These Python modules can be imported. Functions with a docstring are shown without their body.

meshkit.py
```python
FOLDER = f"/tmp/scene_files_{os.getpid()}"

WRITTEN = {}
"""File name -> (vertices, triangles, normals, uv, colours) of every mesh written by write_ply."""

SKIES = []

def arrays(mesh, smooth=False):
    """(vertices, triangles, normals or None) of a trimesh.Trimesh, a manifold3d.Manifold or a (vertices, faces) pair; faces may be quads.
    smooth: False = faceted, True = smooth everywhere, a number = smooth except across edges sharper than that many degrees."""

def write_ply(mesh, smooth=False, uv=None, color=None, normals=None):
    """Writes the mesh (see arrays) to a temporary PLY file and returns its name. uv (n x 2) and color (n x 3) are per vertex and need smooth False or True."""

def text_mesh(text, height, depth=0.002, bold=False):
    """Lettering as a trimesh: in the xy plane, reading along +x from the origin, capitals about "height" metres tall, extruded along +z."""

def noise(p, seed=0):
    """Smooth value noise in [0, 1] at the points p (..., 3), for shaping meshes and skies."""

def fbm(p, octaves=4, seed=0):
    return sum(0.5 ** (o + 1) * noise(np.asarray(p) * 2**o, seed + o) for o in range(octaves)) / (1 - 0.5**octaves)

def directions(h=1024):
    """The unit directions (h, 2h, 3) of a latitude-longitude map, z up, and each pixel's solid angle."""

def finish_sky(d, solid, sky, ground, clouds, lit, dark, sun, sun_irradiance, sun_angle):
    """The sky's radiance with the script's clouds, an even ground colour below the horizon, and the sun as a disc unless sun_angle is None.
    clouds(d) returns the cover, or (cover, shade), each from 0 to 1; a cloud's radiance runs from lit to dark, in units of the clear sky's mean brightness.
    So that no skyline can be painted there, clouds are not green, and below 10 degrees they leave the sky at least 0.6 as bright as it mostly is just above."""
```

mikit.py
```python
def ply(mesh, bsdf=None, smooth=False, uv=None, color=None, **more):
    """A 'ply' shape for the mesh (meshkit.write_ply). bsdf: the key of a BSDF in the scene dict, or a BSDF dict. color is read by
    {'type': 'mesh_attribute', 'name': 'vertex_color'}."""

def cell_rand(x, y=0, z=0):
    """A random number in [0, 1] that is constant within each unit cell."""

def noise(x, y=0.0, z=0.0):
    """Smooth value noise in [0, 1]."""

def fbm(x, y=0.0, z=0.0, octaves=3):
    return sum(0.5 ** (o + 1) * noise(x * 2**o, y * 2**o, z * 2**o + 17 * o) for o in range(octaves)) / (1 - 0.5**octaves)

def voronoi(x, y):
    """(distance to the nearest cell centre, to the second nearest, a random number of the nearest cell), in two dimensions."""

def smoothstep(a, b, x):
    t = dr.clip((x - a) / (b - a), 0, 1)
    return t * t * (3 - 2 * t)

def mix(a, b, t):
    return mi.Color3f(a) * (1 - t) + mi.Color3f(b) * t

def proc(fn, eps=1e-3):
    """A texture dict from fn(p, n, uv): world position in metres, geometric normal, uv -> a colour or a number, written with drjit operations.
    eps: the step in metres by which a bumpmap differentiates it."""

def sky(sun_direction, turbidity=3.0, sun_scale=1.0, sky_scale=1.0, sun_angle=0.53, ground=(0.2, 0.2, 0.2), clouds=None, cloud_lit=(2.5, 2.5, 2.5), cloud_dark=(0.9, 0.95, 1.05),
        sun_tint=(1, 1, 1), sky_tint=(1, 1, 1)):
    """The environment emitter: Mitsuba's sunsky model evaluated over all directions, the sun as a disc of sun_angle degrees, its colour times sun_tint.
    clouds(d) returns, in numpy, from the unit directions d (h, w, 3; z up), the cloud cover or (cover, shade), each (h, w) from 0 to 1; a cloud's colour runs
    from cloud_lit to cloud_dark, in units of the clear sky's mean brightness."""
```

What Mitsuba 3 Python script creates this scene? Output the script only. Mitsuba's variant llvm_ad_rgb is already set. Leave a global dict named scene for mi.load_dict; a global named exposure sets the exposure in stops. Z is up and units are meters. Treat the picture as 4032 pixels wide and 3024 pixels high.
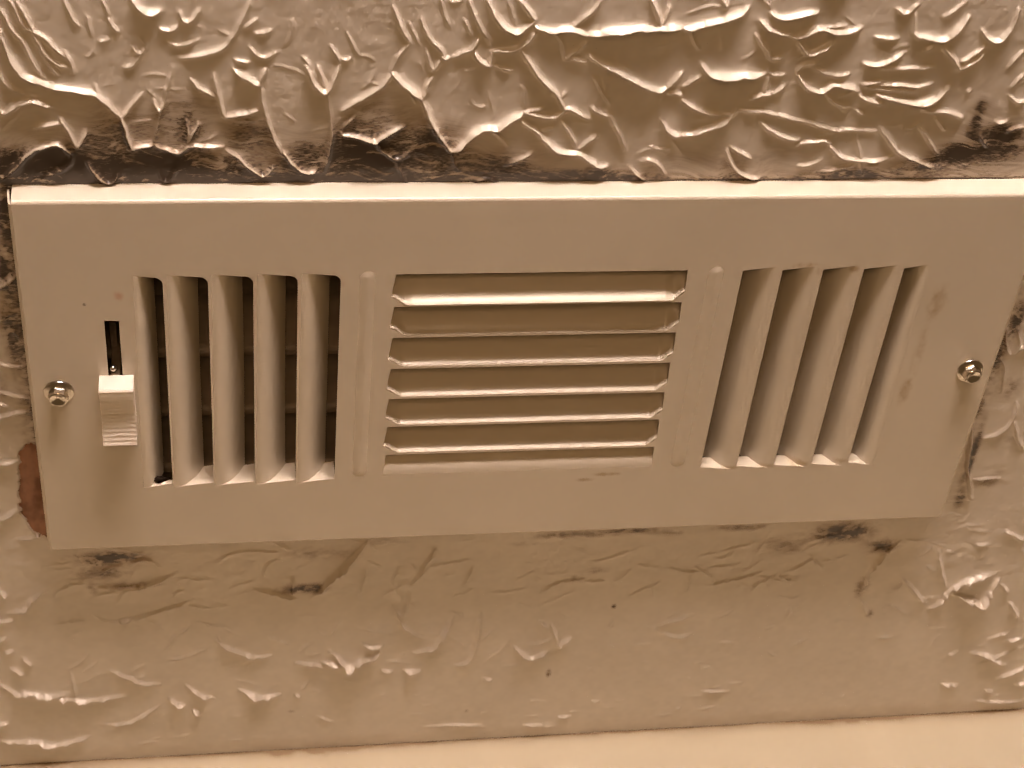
import math
import numpy as np, trimesh, shapely
import shapely.geometry as sg
import drjit as dr
import mitsuba as mi
import mikit, meshkit
from mikit import proc, noise, fbm, smoothstep, mix

# ------------------------------------------------------------------ camera, light, exposure
# millimetre frame of the vent: u to the right, v towards the wall, w up into the ceiling; w = 0 is the
# front of the face plate, w = 8 the ceiling, v = 200 the wall
FRONT_Z = 2.392
T4 = mi.ScalarTransform4f
def W(p):
    p = np.asarray(p, float)
    return p / 1000.0 + np.array([0, 0, FRONT_Z])
CAM = W([-99.876, -385.939, -435.479])
FWD = np.array([0.15808489, 0.65644219, 0.73762648])
UP = np.array([0.02364849, -0.74932258, 0.66178276])
scene = {"type": "scene"}
labels = {}
scene["camera"] = {"type": "thinlens", "fov": 2 * math.degrees(math.atan(2016 / 7095.8)), "fov_axis": "x",
                   "to_world": T4().look_at(origin=CAM.tolist(), target=(CAM + FWD).tolist(), up=UP.tolist()),
                   "aperture_radius": 0.0011, "focus_distance": 0.552, "near_clip": 0.02, "far_clip": 20.0}
LAMP = np.array([0.04, -1.15])                        # dome lamp on the same ceiling, behind the camera
LAMP_RX, LAMP_RZ, LAMP_DROP = 260.0, 80.0, 124.0                        # mm
LAMP_E = np.array([1.0, 0.80, 0.71]) * 93
AMBIENT = np.array([1.0, 0.58, 0.24]) * 0.10           # the dim brown room
FILL_LIGHT = np.array([-0.15, -1.0, FRONT_Z - 0.85])   # unseen fill glow, added low down to lift the louver bands
FILL_LIGHT_E = np.array([1.0, 0.585, 0.29]) * 7.8
scene["room_light"] = {"type": "constant", "radiance": {"type": "rgb", "value": AMBIENT.tolist()}}
exposure = 0.0

# ------------------------------------------------------------------ materials
def twosided(b): return {"type": "twosided", "bsdf": b}
BLOBS = [[float(x) for x in b.split(",")] for b in """-131.8,-91.0,5.8,9.6,0.45 -146.0,-82.3,9.8,4.5,0.95 -116.0,-79.8,14.6,4.9,0.95 -108.9,-96.5,7.2,9.5,0.55 -121.4,-92.6,5.2,7.9,0.35 -90.6,-90.9,7.3,6.4,0.55 -75.2,-84.4,5.4,5.7,0.45 -55.4,-83.5,12.4,5.3,0.8 -51.8,-96.5,8.8,8.9,0.4 -36.4,-87.6,8.3,7.4,0.75 -61.1,-90.9,6.8,6.5,0.4 -17.8,-80.0,11.3,4.7,0.55 8.2,-75.7,17.3,2.1,0.8 43.6,-80.6,13.2,4.3,0.3 66.9,-81.3,11.8,6.0,0.25 96.3,-76.0,12.1,2.1,0.6 139.0,-87.0,13.0,7.8,1.2 126.4,-82.8,6.1,3.8,0.9 130.4,-97.2,1.8,6.8,0.7 118.2,-79.3,9.2,2.6,0.6 132.2,-100.6,4.5,4.2,0.4 -159.7,-81.6,5.2,4.8,0.7 -162.2,-61.9,2.4,8.5,0.9 -164.4,-41.3,2.2,8.9,0.8 -165.5,-21.4,2.8,7.5,0.6 -164.3,-10.2,2.0,5.7,0.5 -162.8,33.4,2.1,2.5,1 -169.4,5.2,1.7,5.9,0.4 -159.1,-21.3,2.8,11.2,0.4 167.2,-15.6,2.4,8.3,1 164.1,3.0,2.7,7.7,0.7 173.8,16.2,4.4,5.5,0.6 163.2,24.6,3.5,6.7,0.5 167.9,48.6,1.6,14.3,1 177.9,62.5,7.3,3.4,0.55 180.0,41.0,5.4,7.0,0.3 169.4,71.3,2.2,5.0,0.9 181.0,57.4,3.7,2.4,0.4 -140.0,85.1,11.9,3.1,1.1 -144.5,92.7,9.5,4.3,0.65 -133.6,99.6,9.7,1.9,0.55 -147.4,101.4,1.9,3.4,0.7 -73.1,105.3,8.4,2.7,0.9 -67.5,86.8,13.2,3.9,0.4 24.4,82.2,15.6,1.9,0.7 46.6,80.9,9.6,2.2,0.7 35.3,101.8,5.3,2.3,0.4 126.9,86.4,11.0,5.1,1.25 104.8,92.7,10.0,5.1,0.55 144.3,94.8,6.5,3.6,0.8 141.6,118.0,3.0,5.9,0.6 148.6,133.7,1.7,2.5,0.8 60.8,83.4,7.0,2.0,0.4 86.8,81.8,10.7,2.0,0.6 27.0,105.8,5.3,3.1,0.35 6.0,86.0,6.0,2.0,0.4 -44.6,82.1,10.0,2.2,0.35 44.3,122.4,0.8,1.2,1.8 23.0,160.3,1.1,2.3,1 -76.7,175.8,1.6,1.0,0.45 -7.9,181.3,1.0,1.2,0.45 72.5,102.2,10.8,3.1,0.2 110.2,110.8,11.1,4.0,0.2""".split()]  # sooty spots, with shadowed crevices round the plate painted in

def soot_and_shade(p, uv):
    """(streaky sooty black with gap and crevice shade painted in, soft brown film), each 0 to 1"""
    x, y, h = p.x * 1000, p.y * 1000, (FRONT_Z + 0.008 - p.z) * 1000
    drop_side = uv.x
    top = dr.maximum(-73 - y, 0); bottom = dr.maximum(y - 73, 0)
    side = dr.maximum(dr.abs(x) - 160, 0)
    outside = dr.sqrt(top * top + bottom * bottom + side * side)
    isup = dr.select(y < -73, 1.0, 0.0); isdown = dr.select(y > 73, 1.0, 0.0); beside = (1 - isup) * (1 - isdown)
    left = smoothstep(30, -60, x)
    d = (0.80 * isup + 0.10 * isdown + 0.85 * beside) * dr.exp(-outside / ((2.4 + 2.6 * left) * isup + 4.2 * (1 - isup)))
    d += isup * (0.15 + 0.36 * left) * dr.exp(-outside / 19)
    for bx, by, rx, ry, s in BLOBS:
        d += s * (0.85 if by < 70 or rx < 3 else 1.2) * dr.exp(-dr.square((x - bx) / rx) - dr.square((y - by) / ry))
    bend = 5 * fbm(x * 0.08, y * 0.08, 2.2, 2)
    streak = fbm(x * 0.20 + bend, y * 0.95 + bend * 2, 3.3, 5) * isup + fbm(x * 0.45 + bend, y * 0.6, 8.1, 5) * (1 - isup)
    ridge = 1 - dr.abs(streak - 0.5) * 5                        # thin wisps
    fine = noise(x * 1.1 + bend, y * 2.6, 1.0)
    clean = smoothstep(0.8, 2.0, h) * 0.55                      # proud ridges stay cleaner
    m = d * (0.25 + 1.3 * streak) + 0.55 * drop_side * dr.minimum(d * 2.2, 1) + 0.30 * ridge * dr.minimum(d * 1.6, 1) - 0.2 + (fine - 0.5) * 0.35 * dr.minimum(d * 2, 1) - clean - 0.12 * isdown
    gap = smoothstep(1.5, 0.5, outside + (streak - 0.5) * 2.0) * isup * smoothstep(2.6, 1.2, h)  # dark line above the rim: sooty, with the gap shadow painted in
    black = dr.maximum(smoothstep(0.38, 0.98, m), gap)
    film = smoothstep(0.05, 0.8, d * (0.15 + 1.6 * streak) + 0.5 * drop_side * dr.minimum(d * 2.5, 1) - clean * 0.8)
    return black, film

def plaster_colour(p, n, uv):
    x, y = p.x * 1000, p.y * 1000
    tone = fbm(x * 0.03, y * 0.03, 5.0, 3) * 0.6 + 0.4 * fbm(x * 0.35, y * 0.35, 7.0, 3)
    base = mix((0.57, 0.51, 0.43), (0.71, 0.645, 0.56), tone)
    black, film = soot_and_shade(p, uv)
    c = mix(base, (0.25, 0.17, 0.10), film * 0.82)
    return mix(c, (0.030, 0.020, 0.013), black * 0.95)

scene["plaster_paint"] = twosided({"type": "principled", "base_color": proc(plaster_colour), "roughness": 0.33, "specular": 0.5})

STAINS = [(-130.5, -37.8, 1.6, 2.2, 0.9, 0), (132.0, -30.0, 3.6, 7.5, 0.75, 1), (131.0, -8.0, 2.6, 24.0, 0.42, 1), (130.3, 9.0, 2.4, 7.0, 0.75, 1),
          (84.5, -46.0, 5.0, 1.4, 0.7, 1), (100.7, -43.8, 1.6, 1.6, 0.9, 1), (89.0, -43.5, 1.6, 1.8, 0.6, 1), (99.0, 42.6, 4.0, 1.6, 0.9, 1), (88.0, 43.0, 3.0, 1.2, 0.9, 1), (115.0, 42.0, 3.0, 1.3, 0.7, 1),
          (75.4, 43.5, 3.0, 1.2, 0.7, 1), (30.5, 44.4, 5.0, 1.0, 0.9, 1), (23.0, 46.8, 3.5, 1.0, 0.7, 1), (-140.9, -34.7, 0.55, 0.6, 1.6, 2), (-63.0, -42.0, 1.2, 2.5, 0.4, 0),
          (-132.0, 28.0, 9.0, 26.0, 0.16, 0), (-78.0, -43.5, 1.2, 2.0, 0.55, 0)]
def enamel_colour(p, n, uv):
    x, y = p.x * 1000, p.y * 1000
    base = mix((0.59, 0.525, 0.425), (0.64, 0.57, 0.465), fbm(x * 0.022, y * 0.022, 2.0, 3))
    grain = fbm(x * 0.55, y * 0.4, 6.0, 4)
    tint = [(0.50, 0.27, 0.16), (0.36, 0.24, 0.10), (0.10, 0.06, 0.03)]
    for bx, by, rx, ry, s, k in STAINS:
        a = s * dr.exp(-dr.square((x - bx) / rx) - dr.square((y - by) / ry))
        base = mix(base, tint[k], smoothstep(0.12, 0.95, a * (0.35 + 1.3 * grain)) * 0.6)
    return base
scene["white_enamel"] = twosided({"type": "bumpmap", "arbitrary": proc(lambda p, n, uv: fbm(p.x * 900, p.y * 900, p.z * 900, 2), 2e-4), "scale": 5e-5,
    "bsdf": {"type": "principled", "base_color": proc(enamel_colour), "roughness": 0.38, "specular": 0.5}})
scene["lever_plastic"] = twosided({"type": "principled", "base_color": {"type": "rgb", "value": [0.76, 0.69, 0.60]}, "roughness": 0.40, "specular": 0.5})
scene["zinc"] = twosided({"type": "principled", "base_color": {"type": "rgb", "value": [0.66, 0.61, 0.54]}, "metallic": 1.0, "roughness": 0.2})
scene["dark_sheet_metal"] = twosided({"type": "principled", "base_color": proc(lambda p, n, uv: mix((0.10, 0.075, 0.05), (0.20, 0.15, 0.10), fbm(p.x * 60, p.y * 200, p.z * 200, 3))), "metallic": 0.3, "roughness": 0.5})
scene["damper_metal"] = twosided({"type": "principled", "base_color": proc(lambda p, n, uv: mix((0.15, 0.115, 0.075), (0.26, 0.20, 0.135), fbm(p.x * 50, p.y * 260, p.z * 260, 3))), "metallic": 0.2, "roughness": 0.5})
scene["near_black"] = twosided({"type": "diffuse", "reflectance": {"type": "rgb", "value": [0.02, 0.014, 0.01]}})
def patch_colour(p, n, uv):
    g = fbm(p.x * 260, p.y * 160, 1.0, 4)
    return mix((0.19, 0.095, 0.055), (0.36, 0.20, 0.13), smoothstep(0.25, 0.75, g))
scene["bare_board"] = twosided({"type": "principled", "base_color": proc(patch_colour), "roughness": 0.8, "specular": 0.2})
def wall_colour(p, n, uv):
    x, d = p.x * 1000, (FRONT_Z + 0.008 - p.z) * 1000
    base = mix((0.46, 0.40, 0.285), (0.52, 0.455, 0.33), fbm(x * 0.012, d * 0.02, 2.0, 3))
    edge = dr.exp(-dr.maximum(d, 0) / 2.4) * (0.6 + 0.8 * fbm(x * 0.06, d * 0.3, 4.0, 4))
    for bx, rx, ry, s in ((-81, 4.5, 3.4, 0.9), (-66, 5.5, 3.6, 1.0), (-54, 10, 2.2, 0.8), (-30, 16, 1.5, 0.5), (148, 14, 2.6, 0.8), (172, 8, 2.4, 0.7), (-118, 22, 1.2, 0.3), (60, 25, 1.0, 0.35), (215, 14, 1.6, 0.4)):
        edge += s * dr.exp(-dr.square((x - bx) / rx) - dr.square(dr.maximum(d, 0) / ry)) * (0.3 + 1.3 * noise(x * 0.35, d * 0.5, 2.0))
    return mix(base, (0.20, 0.12, 0.055), dr.minimum(edge, 1) * 0.8)
scene["wall_paint"] = twosided({"type": "principled", "base_color": proc(wall_colour), "roughness": 0.5, "specular": 0.4})

# ------------------------------------------------------------------ helpers
rng = np.random.default_rng(7)
def add(key, mesh, bsdf, smooth=False, **more):
    k, n = key, 0
    while k in scene:
        n += 1; k = "%s_%03d" % (key, n)
    v, f = (np.asarray(mesh[0], float), np.asarray(mesh[1])) if isinstance(mesh, tuple) else (mesh.vertices, mesh.faces)
    scene[k] = mikit.ply(trimesh.Trimesh(W(v), f if f.shape[1] == 3 else np.vstack([f[:, [0, 1, 2]], f[:, [0, 2, 3]]]), process=False), bsdf, smooth=smooth, **more)
    return k
def fbm2(u, v, octaves=3, seed=0):
    return meshkit.fbm(np.stack([u, v, np.full_like(u, 0.37)], -1), octaves, seed)
def grid_faces(nu, nv, keep=None):
    i = np.arange(nu * nv).reshape(nv, nu)
    q = np.stack([i[:-1, :-1], i[:-1, 1:], i[1:, 1:], i[1:, :-1]], -1).reshape(-1, 4)
    if keep is not None: q = q[keep.reshape(-1)]
    return np.vstack([q[:, [0, 1, 2]], q[:, [0, 2, 3]]])
def sstep(a, b, x):
    t = np.clip((x - a) / (b - a), 0, 1); return t * t * (3 - 2 * t)
def strip(rows, thick=None):
    """A sheet through rows of points (n, m, 3); with thick (n, m, 3 offsets) a closed solid."""
    n, m = rows.shape[:2]
    if thick is None:
        return rows.reshape(-1, 3), grid_faces(m, n)
    a, b = rows, rows + thick
    loop = np.concatenate([a, b[:, ::-1]], 1)                     # profile loop per row
    L = loop.shape[1]
    v = loop.reshape(-1, 3); f = []
    for r in range(n - 1):
        for c in range(L):
            d = (c + 1) % L
            f.append((r * L + c, r * L + d, (r + 1) * L + d, (r + 1) * L + c))
    f = np.array(f); tri = [*np.vstack([f[:, [0, 1, 2]], f[:, [0, 2, 3]]])]
    for r in (0, n - 1):
        for c in range(m - 1):
            tri += [np.array((r * L + c, r * L + c + 1, r * L + L - 2 - c)), np.array((r * L + c, r * L + L - 2 - c, r * L + L - 1 - c))]
    return v, np.array(tri)
def label(key, text, category=None, **more):
    labels[key] = {"label": text, **({"category": category} if category else {}), **more}

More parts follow.
